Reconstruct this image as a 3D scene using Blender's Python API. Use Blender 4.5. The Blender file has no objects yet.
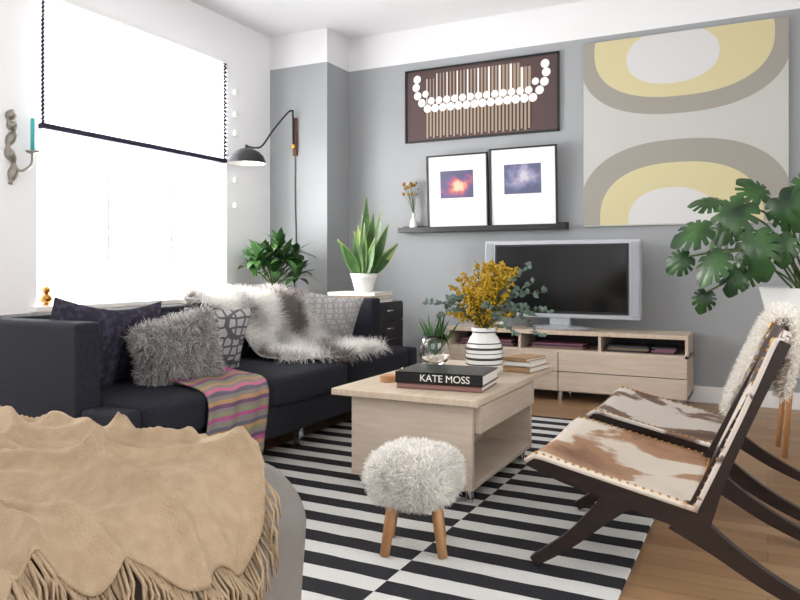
import bpy, bmesh, math, random
import numpy as np
from mathutils import Vector, Matrix, noise
R=random.Random(7)
pi=math.pi
# ---------------------------------------------------------------- materials
def lin(c):
    return tuple(((x/255)/12.92 if x/255<=.04045 else ((x/255+.055)/1.055)**2.4) for x in c)+(1,)
MATS={}
def mat(name,col,rough=.6,metal=0,col2=None,scale=8,stretch=(1,1,1),bump=0,bscale=60,trans=0,alpha=1,sheen=0,detail=4,lo=.35,hi=.65,translucent=0,spec=.5,bstretch=None):
    if name in MATS: return MATS[name]
    m=bpy.data.materials.new(name); m.use_nodes=True; nt=m.node_tree; N=nt.nodes; L=nt.links
    b=N['Principled BSDF']
    b.inputs['Base Color'].default_value=lin(col)
    b.inputs['Roughness'].default_value=rough; b.inputs['Metallic'].default_value=metal
    b.inputs['Specular IOR Level'].default_value=spec
    if trans: b.inputs['Transmission Weight'].default_value=trans
    if sheen: b.inputs['Sheen Weight'].default_value=sheen
    tc=N.new('ShaderNodeTexCoord'); mp=N.new('ShaderNodeMapping'); mp.inputs['Scale'].default_value=stretch
    L.new(tc.outputs['Object'],mp.inputs['Vector'])
    if col2 is not None:
        n=N.new('ShaderNodeTexNoise'); n.inputs['Scale'].default_value=scale; n.inputs['Detail'].default_value=detail
        L.new(mp.outputs[0],n.inputs['Vector'])
        r=N.new('ShaderNodeValToRGB'); r.color_ramp.elements[0].position=lo; r.color_ramp.elements[1].position=hi
        r.color_ramp.elements[0].color=lin(col); r.color_ramp.elements[1].color=lin(col2)
        L.new(n.outputs['Fac'],r.inputs['Fac']); L.new(r.outputs['Color'],b.inputs['Base Color'])
    if bump:
        n2=N.new('ShaderNodeTexNoise'); n2.inputs['Scale'].default_value=bscale; n2.inputs['Detail'].default_value=3
        L.new(mp.outputs[0] if bstretch is None else tc.outputs['Object'],n2.inputs['Vector'])
        bp=N.new('ShaderNodeBump'); bp.inputs['Strength'].default_value=bump; bp.inputs['Distance'].default_value=.01
        L.new(n2.outputs['Fac'],bp.inputs['Height']); L.new(bp.outputs[0],b.inputs['Normal'])
    if translucent:
        tr=N.new('ShaderNodeBsdfTranslucent'); tr.inputs['Color'].default_value=lin(col)
        mx=N.new('ShaderNodeMixShader'); mx.inputs[0].default_value=translucent
        out=N['Material Output']
        L.new(b.outputs[0],mx.inputs[1]); L.new(tr.outputs[0],mx.inputs[2]); L.new(mx.outputs[0],out.inputs['Surface'])
    MATS[name]=m; return m
def mathn(nt,op,a,b=None):
    n=nt.nodes.new('ShaderNodeMath'); n.operation=op
    for i,v in enumerate((a,b)):
        if v is None: continue
        if isinstance(v,(int,float)): n.inputs[i].default_value=v
        else: nt.links.new(v,n.inputs[i])
    return n.outputs[0]
def mixc(nt,f,a,b):
    n=nt.nodes.new('ShaderNodeMix'); n.data_type='RGBA'
    nt.links.new(f,n.inputs[0])
    for i,v in ((6,a),(7,b)):
        if isinstance(v,tuple): n.inputs[i].default_value=v
        else: nt.links.new(v,n.inputs[i])
    return n.outputs[2]
def wallmat():
    m=mat('wall_paint_grey',(176,181,186),.85,bump=.08,bscale=90); nt=m.node_tree
    tc=nt.nodes.new('ShaderNodeTexCoord'); s=nt.nodes.new('ShaderNodeSeparateXYZ'); nt.links.new(tc.outputs['Object'],s.inputs[0])
    g=mathn(nt,'GREATER_THAN',s.outputs[2],2.81)
    c=mixc(nt,g,lin((159,162,164)),lin((232,232,233)))
    nt.links.new(c,nt.nodes['Principled BSDF'].inputs['Base Color']); return m
M_wall=wallmat()
M_white=mat('wall_paint_white',(248,248,249),.85,bump=.05,bscale=90)
M_ceil=mat('ceiling_paint',(236,236,238),.9)
M_trim=mat('trim_white',(244,244,242),.5)
def floormat():
    m=mat('oak_floor',(170,130,90),.38); nt=m.node_tree; N=nt.nodes; L=nt.links
    tc=N.new('ShaderNodeTexCoord'); br=N.new('ShaderNodeTexBrick'); L.new(tc.outputs['Object'],br.inputs['Vector'])
    br.inputs['Scale'].default_value=1; br.inputs['Brick Width'].default_value=1.3; br.inputs['Row Height'].default_value=.095
    br.inputs['Mortar Size'].default_value=.0014; br.inputs['Color1'].default_value=lin((170,136,100)); br.inputs['Color2'].default_value=lin((146,112,80))
    br.inputs['Mortar'].default_value=lin((96,70,48)); br.offset=.37
    mp=N.new('ShaderNodeMapping'); mp.inputs['Scale'].default_value=(1.5,22,1); L.new(tc.outputs['Object'],mp.inputs['Vector'])
    n=N.new('ShaderNodeTexNoise'); n.inputs['Scale'].default_value=3; n.inputs['Detail'].default_value=6; L.new(mp.outputs[0],n.inputs['Vector'])
    mx=N.new('ShaderNodeMix'); mx.data_type='RGBA'; mx.blend_type='MULTIPLY'; mx.inputs[0].default_value=.35
    L.new(br.outputs['Color'],mx.inputs[6])
    r=N.new('ShaderNodeHueSaturation'); r.inputs['Value'].default_value=1.1; L.new(mx.outputs[2],r.inputs['Color'])
    n_bw=N.new('ShaderNodeRGBToBW'); L.new(n.outputs['Color'],n_bw.inputs[0]); L.new(n_bw.outputs[0],mx.inputs[7])
    L.new(r.outputs[0],N['Principled BSDF'].inputs['Base Color']); return m
M_floor=floormat()
def rugmat():
    m=mat('rug_stripes',(240,238,230),.95,bump=.5,bscale=220); nt=m.node_tree
    tc=nt.nodes.new('ShaderNodeTexCoord'); s=nt.nodes.new('ShaderNodeSeparateXYZ'); nt.links.new(tc.outputs['Object'],s.inputs[0])
    nz=nt.nodes.new('ShaderNodeTexNoise'); nz.inputs['Scale'].default_value=7; nt.links.new(tc.outputs['Object'],nz.inputs[0])
    w=mathn(nt,'MULTIPLY',mathn(nt,'SUBTRACT',nz.outputs[0],.5),.014)
    y=mathn(nt,'DIVIDE',mathn(nt,'ADD',s.outputs[1],w),.088)
    side=mathn(nt,'GREATER_THAN',s.outputs[0],-1.07)
    k=mathn(nt,'MODULO',mathn(nt,'ADD',y,side),2)
    g=mathn(nt,'GREATER_THAN',k,1)
    c=mixc(nt,g,lin((208,207,203)),lin((17,17,24)))
    nt.links.new(c,nt.nodes['Principled BSDF'].inputs['Base Color']); return m
M_rug=rugmat()
M_navy=mat('charcoal_upholstery',(31,32,39),.95,col2=(44,45,53),scale=150,bump=.35,bscale=300,spec=.25)
M_blond=mat('blond_wood',(196,178,160),.5,col2=(206,190,174),scale=5,stretch=(1,1,12),detail=5)
M_blondtop=mat('blond_wood_top',(196,176,154),.4,col2=(208,192,172),scale=5,stretch=(12,1,1),detail=5)
M_dark=mat('dark_stained_wood',(28,16,12),.35,col2=(40,24,18),scale=6,stretch=(2,2,8))
M_black=mat('black_paint',(16,16,18),.4)
M_blackwood=mat('black_brown_wood',(28,26,28),.5)
M_silver=mat('silver_plastic',(180,183,188),.35,metal=.3)
M_chrome=mat('chrome',(200,200,205),.15,metal=1)
M_screen=mat('tv_screen',(11,13,15),.12)
M_brass=mat('brass',(180,135,70),.3,metal=1)
M_ceramic=mat('white_ceramic',(230,230,226),.3)
M_charc=mat('charcoal_glaze',(60,58,57),.35)
M_leaf=mat('leaf_green',(36,72,32),.4,col2=(72,112,54),scale=9)
M_leafd=mat('monstera_green',(14,44,22),.36,col2=(62,100,50),scale=6,spec=.45,translucent=.12)
M_leafe=mat('edge_green',(138,156,78),.45)
M_euc=mat('eucalyptus_green',(80,98,90),.7,col2=(108,126,112),scale=20)
M_yel=mat('yellow_blossom',(192,158,26),.8,col2=(158,122,12),scale=40)
M_stem=mat('stem_green',(70,86,40),.6)
M_soil=mat('soil',(48,36,28),.95)
M_wlegs=mat('beech_leg',(168,118,76),.5,col2=(184,138,94),scale=5,stretch=(2,2,.4))
M_wool=mat('white_wool',(250,248,244),.95,translucent=.4)
M_wool2=mat('cream_wool',(240,234,224),.95,translucent=.35)
M_woolg=mat('grey_wool',(164,160,160),.95,translucent=.3)
M_woolg2=mat('light_grey_wool',(216,213,210),.95,translucent=.35)
M_woold=mat('brown_grey_wool',(146,136,130),.95,translucent=.3)
M_duvet=mat('taupe_bedding',(118,113,108),.95,col2=(128,122,116),scale=3,bump=.25,bscale=25)
M_throw=mat('camel_throw',(162,139,111),.95,col2=(172,150,122),scale=40,bump=.35,bscale=260)
M_paper=mat('paper',(230,226,218),.8)
M_mat=mat('passe_partout',(234,234,233),.8)
def hide(name,a,b,c,loc,scale,stops=(.36,.47,.53,.56)):
    m=mat(name,a,.6,bump=.25,bscale=260); nt=m.node_tree;N=nt.nodes;L=nt.links
    tc=N.new('ShaderNodeTexCoord'); mp=N.new('ShaderNodeMapping'); mp.inputs['Location'].default_value=loc; L.new(tc.outputs['Object'],mp.inputs[0])
    n=N.new('ShaderNodeTexNoise'); n.inputs['Scale'].default_value=scale; n.inputs['Detail'].default_value=5; n.inputs['Distortion'].default_value=.3; L.new(mp.outputs[0],n.inputs[0])
    r=N.new('ShaderNodeValToRGB'); e=r.color_ramp.elements; e[0].position=stops[0]; e[0].color=lin(b); e[1].position=stops[1]; e[1].color=lin(a)
    x=e.new(stops[2]); x.color=lin(a); x=e.new(stops[3]); x.color=lin(c)
    L.new(n.outputs[0],r.inputs[0]); L.new(r.outputs[0],N['Principled BSDF'].inputs['Base Color']); return m
M_hide=hide('cowhide_tan',(166,126,96),(112,78,58),(216,205,190),(3.3,2.3,0),2.6,(.32,.42,.465,.50))
M_hide2=hide('cowhide_brown',(96,76,68),(60,46,42),(208,199,190),(9.1,6.4,0),6,(.38,.43,.455,.48))
M_hide3=hide('cowhide_pale',(118,92,76),(84,62,52),(212,203,193),(5.7,4,0),2.8,(.34,.41,.445,.475))
M_glass=mat('clear_glass',(255,255,255),.02,trans=1)
# ---------------------------------------------------------------- geometry
def bmout(bm):
    bm.verts.index_update(); v=[x.co[:] for x in bm.verts]; f=[[y.index for y in x.verts] for x in bm.faces]; bm.free(); return v,f
def pbox(x0,x1,y0,y1,z0,z1,bev=0,seg=2):
    bm=bmesh.new(); bmesh.ops.create_cube(bm,size=1)
    for v in bm.verts: v.co=Vector(((x0+x1)/2+v.co.x*(x1-x0),(y0+y1)/2+v.co.y*(y1-y0),(z0+z1)/2+v.co.z*(z1-z0)))
    if bev: bmesh.ops.bevel(bm,geom=bm.edges[:],offset=bev,segments=seg,profile=.5,affect='EDGES')
    return bmout(bm)
def psoft(c,h,e=8,n=12,puff=(0,0,0),nz=0,seed=0):
    bm=bmesh.new(); bmesh.ops.create_cube(bm,size=2); bmesh.ops.subdivide_edges(bm,edges=bm.edges[:],cuts=n,use_grid_fill=True)
    for v in bm.verts:
        p=v.co; s=(abs(p.x)**e+abs(p.y)**e+abs(p.z)**e)**(1/e); q=p/s
        k=[1+puff[0]*(1-q.y**2)*(1-q.z**2),1+puff[1]*(1-q.x**2)*(1-q.z**2),1+puff[2]*(1-q.x**2)*(1-q.y**2)]
        w=Vector((c[0]+q.x*h[0]*k[0],c[1]+q.y*h[1]*k[1],c[2]+q.z*h[2]*k[2]))
        if nz: w+=q*nz*noise.noise(w*6+Vector((seed,0,0)))
        v.co=w
    return bmout(bm)
def xf(vf,M):
    return [tuple(M@Vector(v)) for v in vf[0]],vf[1]
def TR(loc,rot=(0,0,0),s=1):
    from mathutils import Euler
    return Matrix.Translation(loc)@Euler(rot).to_matrix().to_4x4()@Matrix.Scale(s,4)
def ppillow(w,h,t,n=18):
    V=[];F=[]
    for side in (1,-1):
        b=len(V)
        for i in range(n+1):
            for j in range(n+1):
                u=-1+2*i/n; v=-1+2*j/n
                th=t*((1-u**2)*(1-v**2))**.42*side if abs(u)<1 and abs(v)<1 else 0
                x=u*w*(1-.07*(1-v*v)); y=v*h*(1-.07*(1-u*u))
                th*=1+.16*noise.noise(Vector((x*9,y*9,side*3+w*10)))
                V.append((x,th,y))
        for i in range(n):
            for j in range(n):
                q=[b+i*(n+1)+j,b+(i+1)*(n+1)+j,b+(i+1)*(n+1)+j+1,b+i*(n+1)+j+1]
                F.append(q[::-1] if side==1 else q)
    return V,F
def plathe(prof,c,n=28,cap=True):
    V=[];F=[]
    for r,z in prof:
        for k in range(n): a=2*pi*k/n; V.append((c[0]+r*math.cos(a),c[1]+r*math.sin(a),c[2]+z))
    for i in range(len(prof)-1):
        for k in range(n): F.append([i*n+k,i*n+(k+1)%n,(i+1)*n+(k+1)%n,(i+1)*n+k])
    if cap: F.append(list(range(n))[::-1]); F.append([(len(prof)-1)*n+k for k in range(n)])
    return V,F
def ptube(pts,rad,n=8,cap=True):
    pts=[Vector(p) for p in pts]
    if not isinstance(rad,(list,tuple)): rad=[rad]*len(pts)
    V=[];F=[]; up=None
    for i,p in enumerate(pts):
        d=(pts[min(i+1,len(pts)-1)]-pts[max(i-1,0)]).normalized()
        if up is None: up=d.orthogonal().normalized()
        else:
            up=(up-d*up.dot(d)); up=up.normalized() if up.length>1e-6 else d.orthogonal().normalized()
        s=d.cross(up)
        for k in range(n): a=2*pi*k/n; V.append(tuple(p+(up*math.cos(a)+s*math.sin(a))*rad[i]))
    for i in range(len(pts)-1):
        for k in range(n): F.append([i*n+k,i*n+(k+1)%n,(i+1)*n+(k+1)%n,(i+1)*n+k])
    if cap: F.append(list(range(n))[::-1]); F.append([(len(pts)-1)*n+k for k in range(n)])
    return V,F
def psph(c,r,n=10,sq=(1,1,1)):
    prof=[(max(math.sin(pi*i/n),1e-4)*r,-math.cos(pi*i/n)*r) for i in range(n+1)]
    V,F=plathe(prof,(0,0,0),n+2)
    return [(c[0]+v[0]*sq[0],c[1]+v[1]*sq[1],c[2]+v[2]*sq[2]) for v in V],F
def spl(pts,k=8):
    P=[np.array(p,float) for p in pts]; P=[2*P[0]-P[1]]+P+[2*P[-1]-P[-2]]; out=[]
    for i in range(1,len(P)-2):
        for j in range(k):
            t=j/k; a,b,c,d=P[i-1],P[i],P[i+1],P[i+2]
            out.append(.5*((2*b)+(-a+c)*t+(2*a-5*b+4*c-d)*t*t+(-a+3*b-3*c+d)*t**3))
    out.append(P[-2]); return [tuple(o) for o in out]
def pshell(f,nu,nv,th):
    P=np.array([[f(i/nu,j/nv) for j in range(nv+1)] for i in range(nu+1)],float)
    du=np.gradient(P,axis=0); dv=np.gradient(P,axis=1); n=np.cross(du,dv); n/=np.linalg.norm(n,axis=2,keepdims=True)+1e-9
    A=P+n*th/2; B=P-n*th/2; V=[tuple(x) for x in A.reshape(-1,3)]+[tuple(x) for x in B.reshape(-1,3)]
    o=(nu+1)*(nv+1); F=[]; I=lambda i,j:i*(nv+1)+j
    for i in range(nu):
        for j in range(nv):
            F.append([I(i,j),I(i+1,j),I(i+1,j+1),I(i,j+1)]); F.append([o+I(i,j+1),o+I(i+1,j+1),o+I(i+1,j),o+I(i,j)])
    for i in range(nu):
        for j,s in ((0,1),(nv,-1)):
            q=[I(i,j),o+I(i,j),o+I(i+1,j),I(i+1,j)]; F.append(q[::s])
    for j in range(nv):
        for i,s in ((0,-1),(nu,1)):
            q=[I(i,j),o+I(i,j),o+I(i,j+1),I(i,j+1)]; F.append(q[::s])
    return V,F
def pstroke(pts,y0,y1,k=8):
    S=spl(pts,k); L=[];Rr=[]
    for i,(x,z,w) in enumerate(S):
        a=S[max(i-1,0)]; b=S[min(i+1,len(S)-1)]; dx,dz=b[0]-a[0],b[1]-a[1]; l=math.hypot(dx,dz)
        nx,nz=-dz/l,dx/l; L.append((x+nx*w/2,z+nz*w/2)); Rr.append((x-nx*w/2,z-nz*w/2))
    n=len(S); V=[(p[0],y0,p[1]) for p in L]+[(p[0],y0,p[1]) for p in Rr]+[(p[0],y1,p[1]) for p in L]+[(p[0],y1,p[1]) for p in Rr]
    F=[]
    for i in range(n-1):
        F+= [[i,n+i,n+i+1,i+1],[2*n+i+1,3*n+i+1,3*n+i,2*n+i],[i+1,2*n+i+1,2*n+i,i],[n+i,3*n+i,3*n+i+1,n+i+1]]
    F+=[[0,2*n,3*n,n],[n-1,2*n-1,4*n-1,3*n-1]]
    return V,F
class MB:
    def __init__(s,name): s.n=name; s.V=[];s.F=[];s.mi=[];s.sm=[];s.m=[]
    def add(s,vf,m,smooth=False):
        if m not in s.m: s.m.append(m)
        k=s.m.index(m); o=len(s.V); s.V+=list(vf[0]); s.F+=[[i+o for i in f] for f in vf[1]]
        s.mi+=[k]*len(vf[1]); s.sm+=[smooth]*len(vf[1]); return s
    def out(s,parent=None,origin=None):
        me=bpy.data.meshes.new(s.n)
        me.from_pydata(s.V,[],s.F)
        for m in s.m: me.materials.append(m)
        me.polygons.foreach_set('material_index',s.mi); me.polygons.foreach_set('use_smooth',s.sm); me.update()
        ob=bpy.data.objects.new(s.n,me); bpy.context.collection.objects.link(ob)
        if parent:
            ob.parent=parent; ob.matrix_parent_inverse=Matrix.Translation(-parent.location)
        return ob
def empty(name,loc):
    e=bpy.data.objects.new(name,None); e.empty_display_size=.1; e.location=loc; bpy.context.collection.objects.link(e); return e
def fur(name,P,Nn,length,width,mats,wts,spread=.5,curl=.3,grav=.3,seed=1,parent=None,segs=4):
    g=np.random.default_rng(seed); N=len(P); P=np.asarray(P,float); Nn=np.asarray(Nn,float)
    d=Nn+g.normal(size=(N,3))*spread; d/=np.linalg.norm(d,axis=1,keepdims=True)
    ln=length*g.uniform(.6,1.15,size=(N,1)); side=np.cross(d,g.normal(size=(N,3))); side/=np.linalg.norm(side,axis=1,keepdims=True)+1e-9
    c1=np.array([list(noise.noise_vector(Vector(p)*28)) for p in P])*2.2+g.normal(size=(N,3))*.35
    pts=[];p=P.copy(); V=np.zeros((N,segs+1,2,3))
    for k in range(segs+1):
        w=width*(1-k/segs*.7); V[:,k,0]=p+side*w/2; V[:,k,1]=p-side*w/2
        d=d+np.array([0,0,-grav/segs])+curl/segs*(c1 if k%2 else g.normal(size=(N,3))*.6); d/=np.linalg.norm(d,axis=1,keepdims=True)
        p=p+d*ln/segs
    base=(np.arange(N)*(segs+1)*2)[:,None]
    F=[]
    for k in range(segs): F.append(np.stack([base[:,0]+2*k,base[:,0]+2*k+1,base[:,0]+2*k+3,base[:,0]+2*k+2],1))
    F=np.stack(F,1).reshape(-1,4)
    me=bpy.data.meshes.new(name); me.from_pydata(V.reshape(-1,3).tolist(),[],F.tolist())
    for m in mats: me.materials.append(m)
    if callable(wts): mi=np.array([wts(q) for q in P])
    else: mi=g.choice(len(mats),size=N,p=wts)
    me.polygons.foreach_set('material_index',np.repeat(mi,segs).astype(np.int32)); me.update()
    ob=bpy.data.objects.new(name,me); bpy.context.collection.objects.link(ob)
    if parent: ob.parent=parent; ob.matrix_parent_inverse=Matrix.Translation(-parent.location)
    return ob
def sample(vf,N,seed=0):
    g=np.random.default_rng(seed); V=np.array(vf[0]); T=[]
    for f in vf[1]:
        for k in range(1,len(f)-1): T.append((f[0],f[k],f[k+1]))
    T=np.array(T); a,b,c=V[T[:,0]],V[T[:,1]],V[T[:,2]]; n=np.cross(b-a,c-a); A=np.linalg.norm(n,axis=1)
    i=g.choice(len(T),size=N,p=A/A.sum()); r1=np.sqrt(g.random(N))[:,None]; r2=g.random(N)[:,None]
    P=(1-r1)*a[i]+r1*(1-r2)*b[i]+r1*r2*c[i]; return P,n[i]/(A[i][:,None]+1e-12)
# ---------------------------------------------------------------- room
XL=-4.085; YB=5.8; ZC=3.11; XR=1.9; YR=-2.2
w=MB('floor'); w.add(pbox(XL-.15,XR+.15,YR-.15,YB+.15,-.1,0),M_floor); w.out()
w=MB('ceiling'); w.add(pbox(XL-.15,XR+.15,YR-.15,YB+.15,ZC,ZC+.1),M_ceil); w.out()
w=MB('wall_back'); w.add(pbox(XL-.15,XR+.15,YB,YB+.15,0,ZC),M_wall); w.add(pbox(XL,-3.466,5.424,YB,0,ZC),M_wall); w.out()
w=MB('wall_left')
W=[(.2,2.2),(3.03,4.82)]; zs,zt=.75,2.68  # first opening is out of view, added to admit fill light
w.add(pbox(XL-.15,XL,YR,YB,0,zs),M_white); w.add(pbox(XL-.15,XL,YR,YB,zt,ZC),M_white)
for a,b in ((YR,.2),(2.2,3.03),(4.82,YB)): w.add(pbox(XL-.15,XL,a,b,zs,zt),M_white)
w.out()
w=MB('wall_right')
w.add(pbox(XR,XR+.15,YR,.2,0,ZC),M_white); w.add(pbox(XR,XR+.15,2.6,YB,0,ZC),M_white); w.add(pbox(XR,XR+.15,.2,2.6,0,.6),M_white); w.add(pbox(XR,XR+.15,.2,2.6,2.7,ZC),M_white); w.out()
w=MB('wall_front'); w.add(pbox(XL,-2.2,YR-.15,YR,0,ZC),M_white); w.add(pbox(.8,XR,YR-.15,YR,0,ZC),M_white)
w.add(pbox(-2.2,.8,YR-.15,YR,0,.7),M_white); w.add(pbox(-2.2,.8,YR-.15,YR,2.6,ZC),M_white); w.out()
w=MB('baseboard_back'); w.add(pbox(-3.466,XR,YB-.015,YB,0,.12,.003),M_trim); w.out()
w=MB('baseboard_left'); w.add(pbox(XL,XL+.015,YR,5.42,0,.12,.003),M_trim); w.out()
for i,(a,b) in enumerate(W):
    w=MB('window_%d'%(2-i)); x0,x1=XL-.14,XL-.09  # the bed-side one frames the added, unseen fill opening
    for y in (a,b-.05): w.add(pbox(x0,x1,y,y+.05,zs,zt,.004),M_trim)
    for z in (zs,zt-.05,1.93): w.add(pbox(x0,x1,a,b,z,z+.05,.004),M_trim)
    for y in (a+(b-a)*.36,a+(b-a)*.7): w.add(pbox(x0+.01,x1-.01,y-.010,y+.010,zs,zt,.003),M_trim)
    w.add(pbox(XL-.06,XL+.05,a-.04,b+.04,zs-.03,zs+.005,.006),M_trim)
    w.out()
w=MB('window_3')  # unseen rear window, added behind the camera for fill light
for x in (-2.2,-.73,.74): w.add(pbox(x,x+.06,YR-.12,YR-.06,.7,2.6,.004),M_trim)
for z in (.7,2.54): w.add(pbox(-2.2,.8,YR-.12,YR-.06,z,z+.06,.004),M_trim)
w.out()
w=MB('window_4')  # unseen window added in the right wall for fill light
for y in (.2,1.37,2.54): w.add(pbox(XR+.06,XR+.12,y,y+.06,.6,2.7,.004),M_trim)
for z in (.6,2.64): w.add(pbox(XR+.06,XR+.12,.2,2.6,z,z+.06,.004),M_trim)
w.out()
M_blind=mat('blind_fabric',(246,246,249),.9,translucent=.6)
M_blindedge=mat('blind_edge',(40,38,62),.7)
w=MB('pleated_window_blind')
def bl(y0,y1,m,dx,zlo=1.90,zhi=2.70,nb=30):
    def f(u,v):
        z=zlo+(zhi-zlo)*u; k=round(u*nb*2); return (XL+.03+dx+(.014 if k%2 else 0),y0+(y1-y0)*v,z)
    w.add(pshell(f,nb*2,1,.002),m)
bl(3.05,4.745,M_blind,0)
bl(3.035,3.055,M_blindedge,.004)
def edge(u,v):
    k=round(u*44); return (XL+.036,4.735+(.05*v if not k%2 else .02*v+.006),1.9+.8*u)
w.add(pshell(edge,44,1,.004),M_blindedge)
w.add(pbox(XL+.015,XL+.06,3.03,4.77,1.865,1.9,.004),M_blindedge)
w.add(pbox(XL+.005,XL+.06,3.03,4.77,2.70,2.735,.004),M_trim)
w.out()
w=MB('window_cleats')
for z in (2.47,2.28,2.12,1.72,1.5):
    w.add(pbox(XL,XL+.03,4.9,4.96,z,z+.05,.006),M_trim)
w.out()
# ---------------------------------------------------------------- rug
w=MB('striped_rug')
w.add(pbox(-2.42,-.40,.9,4.72,.001,.013,.004),M_rug); w.out()
# ---------------------------------------------------------------- sofa
sofa=empty('sofa',(-2.7,3.34,0))
w=MB('base'); w.add(pbox(-3.2,-2.23,2.0,4.69,.13,.29,.02,3),M_navy); w.out(sofa)
w=MB('arms')
for a in (2.0,4.57): w.add(pbox(-3.2,-2.45 if a<3 else -2.53,a,a+.12,.27,.775,.02,3),M_navy)
w.out(sofa)
w=MB('back'); w.add(pbox(-3.22,-3.02,2.0,4.69,.27,.775,.02,3),M_navy); w.out(sofa)
w=MB('seat_cushions')
for k in range(3):
    y=2.13+k*.8133; w.add(psoft((-2.6,y+.4,.36),(.395,.404,.085),9,12,(0,0,.1)),M_navy,True)
w.add(pbox(-2.45,-2.23,2.005,2.13,.28,.43,.02,3),M_navy); w.add(pbox(-2.53,-2.23,4.57,4.685,.28,.43,.02,3),M_navy)
w.out(sofa)
w=MB('back_cushions')
for k in range(3):
    y=2.13+k*.8133
    w.add(xf(psoft((0,0,0),(.09,.4,.16),6,12,(.25,0,0)),TR((-2.93,y+.4,.59),(0,-.14,0))),M_navy,True)
w.out(sofa)
w=MB('feet')
for x in (-3.1,-2.32):
    for y in (2.1,3.34,4.6): w.add(pbox(x-.02,x+.02,y-.02,y+.02,.013 if x>-2.42 else 0,.14,.003),M_chrome)
w.out(sofa)
M_pat1=mat('indigo_print',(34,31,45),.9,col2=(62,57,75),scale=34,lo=.45,hi=.62)
def geopat(name,a,b,s):
    m=mat(name,a,.9); nt=m.node_tree; N=nt.nodes; tc=N.new('ShaderNodeTexCoord'); v=N.new('ShaderNodeTexVoronoi'); v.feature='DISTANCE_TO_EDGE'; v.inputs['Scale'].default_value=s; v.inputs['Randomness'].default_value=.25
    nt.links.new(tc.outputs['Object'],v.inputs['Vector']); g=mathn(nt,'GREATER_THAN',v.outputs['Distance'],.12); c=mixc(nt,g,lin(b),lin(a)); nt.links.new(c,N['Principled BSDF'].inputs['Base Color']); return m
M_pat2=geopat('grey_geometric_print',(174,172,172),(92,90,96),20)
M_pat3=geopat('pale_geometric_print',(196,194,193),(166,164,164),26)
def pil(name,loc,rot,w_,h_,t_,m):
    q=MB(name); q.add(xf(ppillow(w_,h_,t_),TR(loc,rot)),m,True); return q
pil('throw_pillow',(-2.74,2.27,.64),(0.25,0.22,1.25),.19,.20,.075,M_pat1).out()
pil('throw_pillow',(-2.73,2.50,.63),(0.32,-.15,1.2),.18,.19,.07,M_pat1).out()
pil('throw_pillow',(-2.62,2.98,.61),(.35,0.05,1.2),.20,.19,.07,M_pat2).out()
pil('throw_pillow',(-2.74,4.33,.62),(.35,.10,1.15),.23,.20,.075,M_pat3).out()
fp=empty('fluffy_pillow',(-2.5,2.58,.62))
vf=xf(ppillow(.185,.165,.08),TR((-2.48,2.58,.60),(.3,-.22,.98)))
q=MB('cover'); q.add(vf,M_woolg,True); q.out(fp)
P,Nn=sample(vf,15000,3); fur('wool',P,Nn,.052,.0045,[M_woolg,M_woolg2,M_woold],[.45,.4,.15],.6,2.2,.6,3,fp)
path=spl([(-3.235,.62),(-3.22,.76),(-3.12,.80),(-2.95,.80),(-2.82,.73),(-2.76,.58),(-2.66,.475),(-2.45,.465),(-2.24,.46),(-2.185,.40)],6)
pa=np.array(path); cum=np.concatenate([[0],np.cumsum(np.linalg.norm(np.diff(pa,axis=0),axis=1))]); 
def pathat(s,pa=pa,cum=cum): s=s*cum[-1]; return np.interp(s,cum,pa[:,0]),np.interp(s,cum,pa[:,1])
def skin(u,v):
    x,z=pathat(.08+.86*u)
    wd=.40+.07*math.sin(u*7+.5)+.15*u; wd*=min(1,(.12+math.sin(pi*min(max(u,.03),.97)))**.5)
    y=3.64+.28*u+ (v-.5)*2*wd*(1+.12*math.sin(9*u+4*v))
    return (x,y,z+.012+.01*noise.noise(Vector((x*8,y*8,1))))
sk=empty('sheepskin_throw',(-2.7,3.9,.6)); vf=pshell(skin,40,20,.012)
q=MB('pelt'); q.add(vf,M_woolg2,True); q.out(sk)
P,Nn=sample(vf,46000,5); k=(Nn[:,2]+Nn[:,0]*.7)>0.05; P=P[k];Nn=Nn[k]
def wsel(p):
    n=noise.noise(Vector(p)*5.5); return 0 if n>-.05 else (1 if n>-.3 else 2)
fur('wool',P,Nn,.07,.0045,[M_wool,M_woolg2,M_woold],wsel,.55,1.3,.7,5,sk)
M_bl=[mat('blanket_%d'%i,c,.9,bump=.3,bscale=200) for i,c in enumerate([(172,84,130),(134,126,120),(178,138,100),(102,96,110),(190,108,136),(138,138,108),(110,76,104)])]
bpath=spl([(-2.68,.475),(-2.45,.475),(-2.26,.462),(-2.195,.42),(-2.18,.32),(-2.19,.10)],6); bp=np.array(bpath); bc=np.concatenate([[0],np.cumsum(np.linalg.norm(np.diff(bp,axis=0),axis=1))])
NU=90
def blk(u,v):
    x,z=pathat(u,bp,bc); y=2.42+.42*v+.14*(1-u)**1.3+.03*(1-u)*v
    return (x+.008*math.sin(v*17+u*3)*(u>.5)*min(1,(u-.5)*6 if u>.5 else 0),y,z+.006*math.sin(v*14+u*9)*(u<.6))
V,F=pshell(blk,NU,24,.008)
st=empty('striped_blanket',(-2.3,2.7,.4)); q=MB('cloth'); q.V=V; q.F=F; q.m=M_bl; q.sm=[True]*len(F)
seq=[0,0,0,4,0,0,0,0,4,0,0,0,0,6,0,1,5,2,0,3,1,5,2,1,4,3,1,2,6,1,5,0,1,3,2,5,1,6,0,2,1,5,3,1]
for f in F:
    i=(min(f)%((NU+1)*25))//25; q.mi.append(seq[int(i/NU*(len(seq)-1))])
q.out(st)
q=MB('fringe')
for k in range(44):
    y=2.425+.41*k/43; q.add(ptube([(-2.19,y,.105),(-2.188+R.uniform(-.005,.005),y+R.uniform(-.006,.006),.075),(-2.185,y+R.uniform(-.01,.01),.045)],.0028,5),M_bl[k%3 and 2 or 0])
q.out(st)
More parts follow.
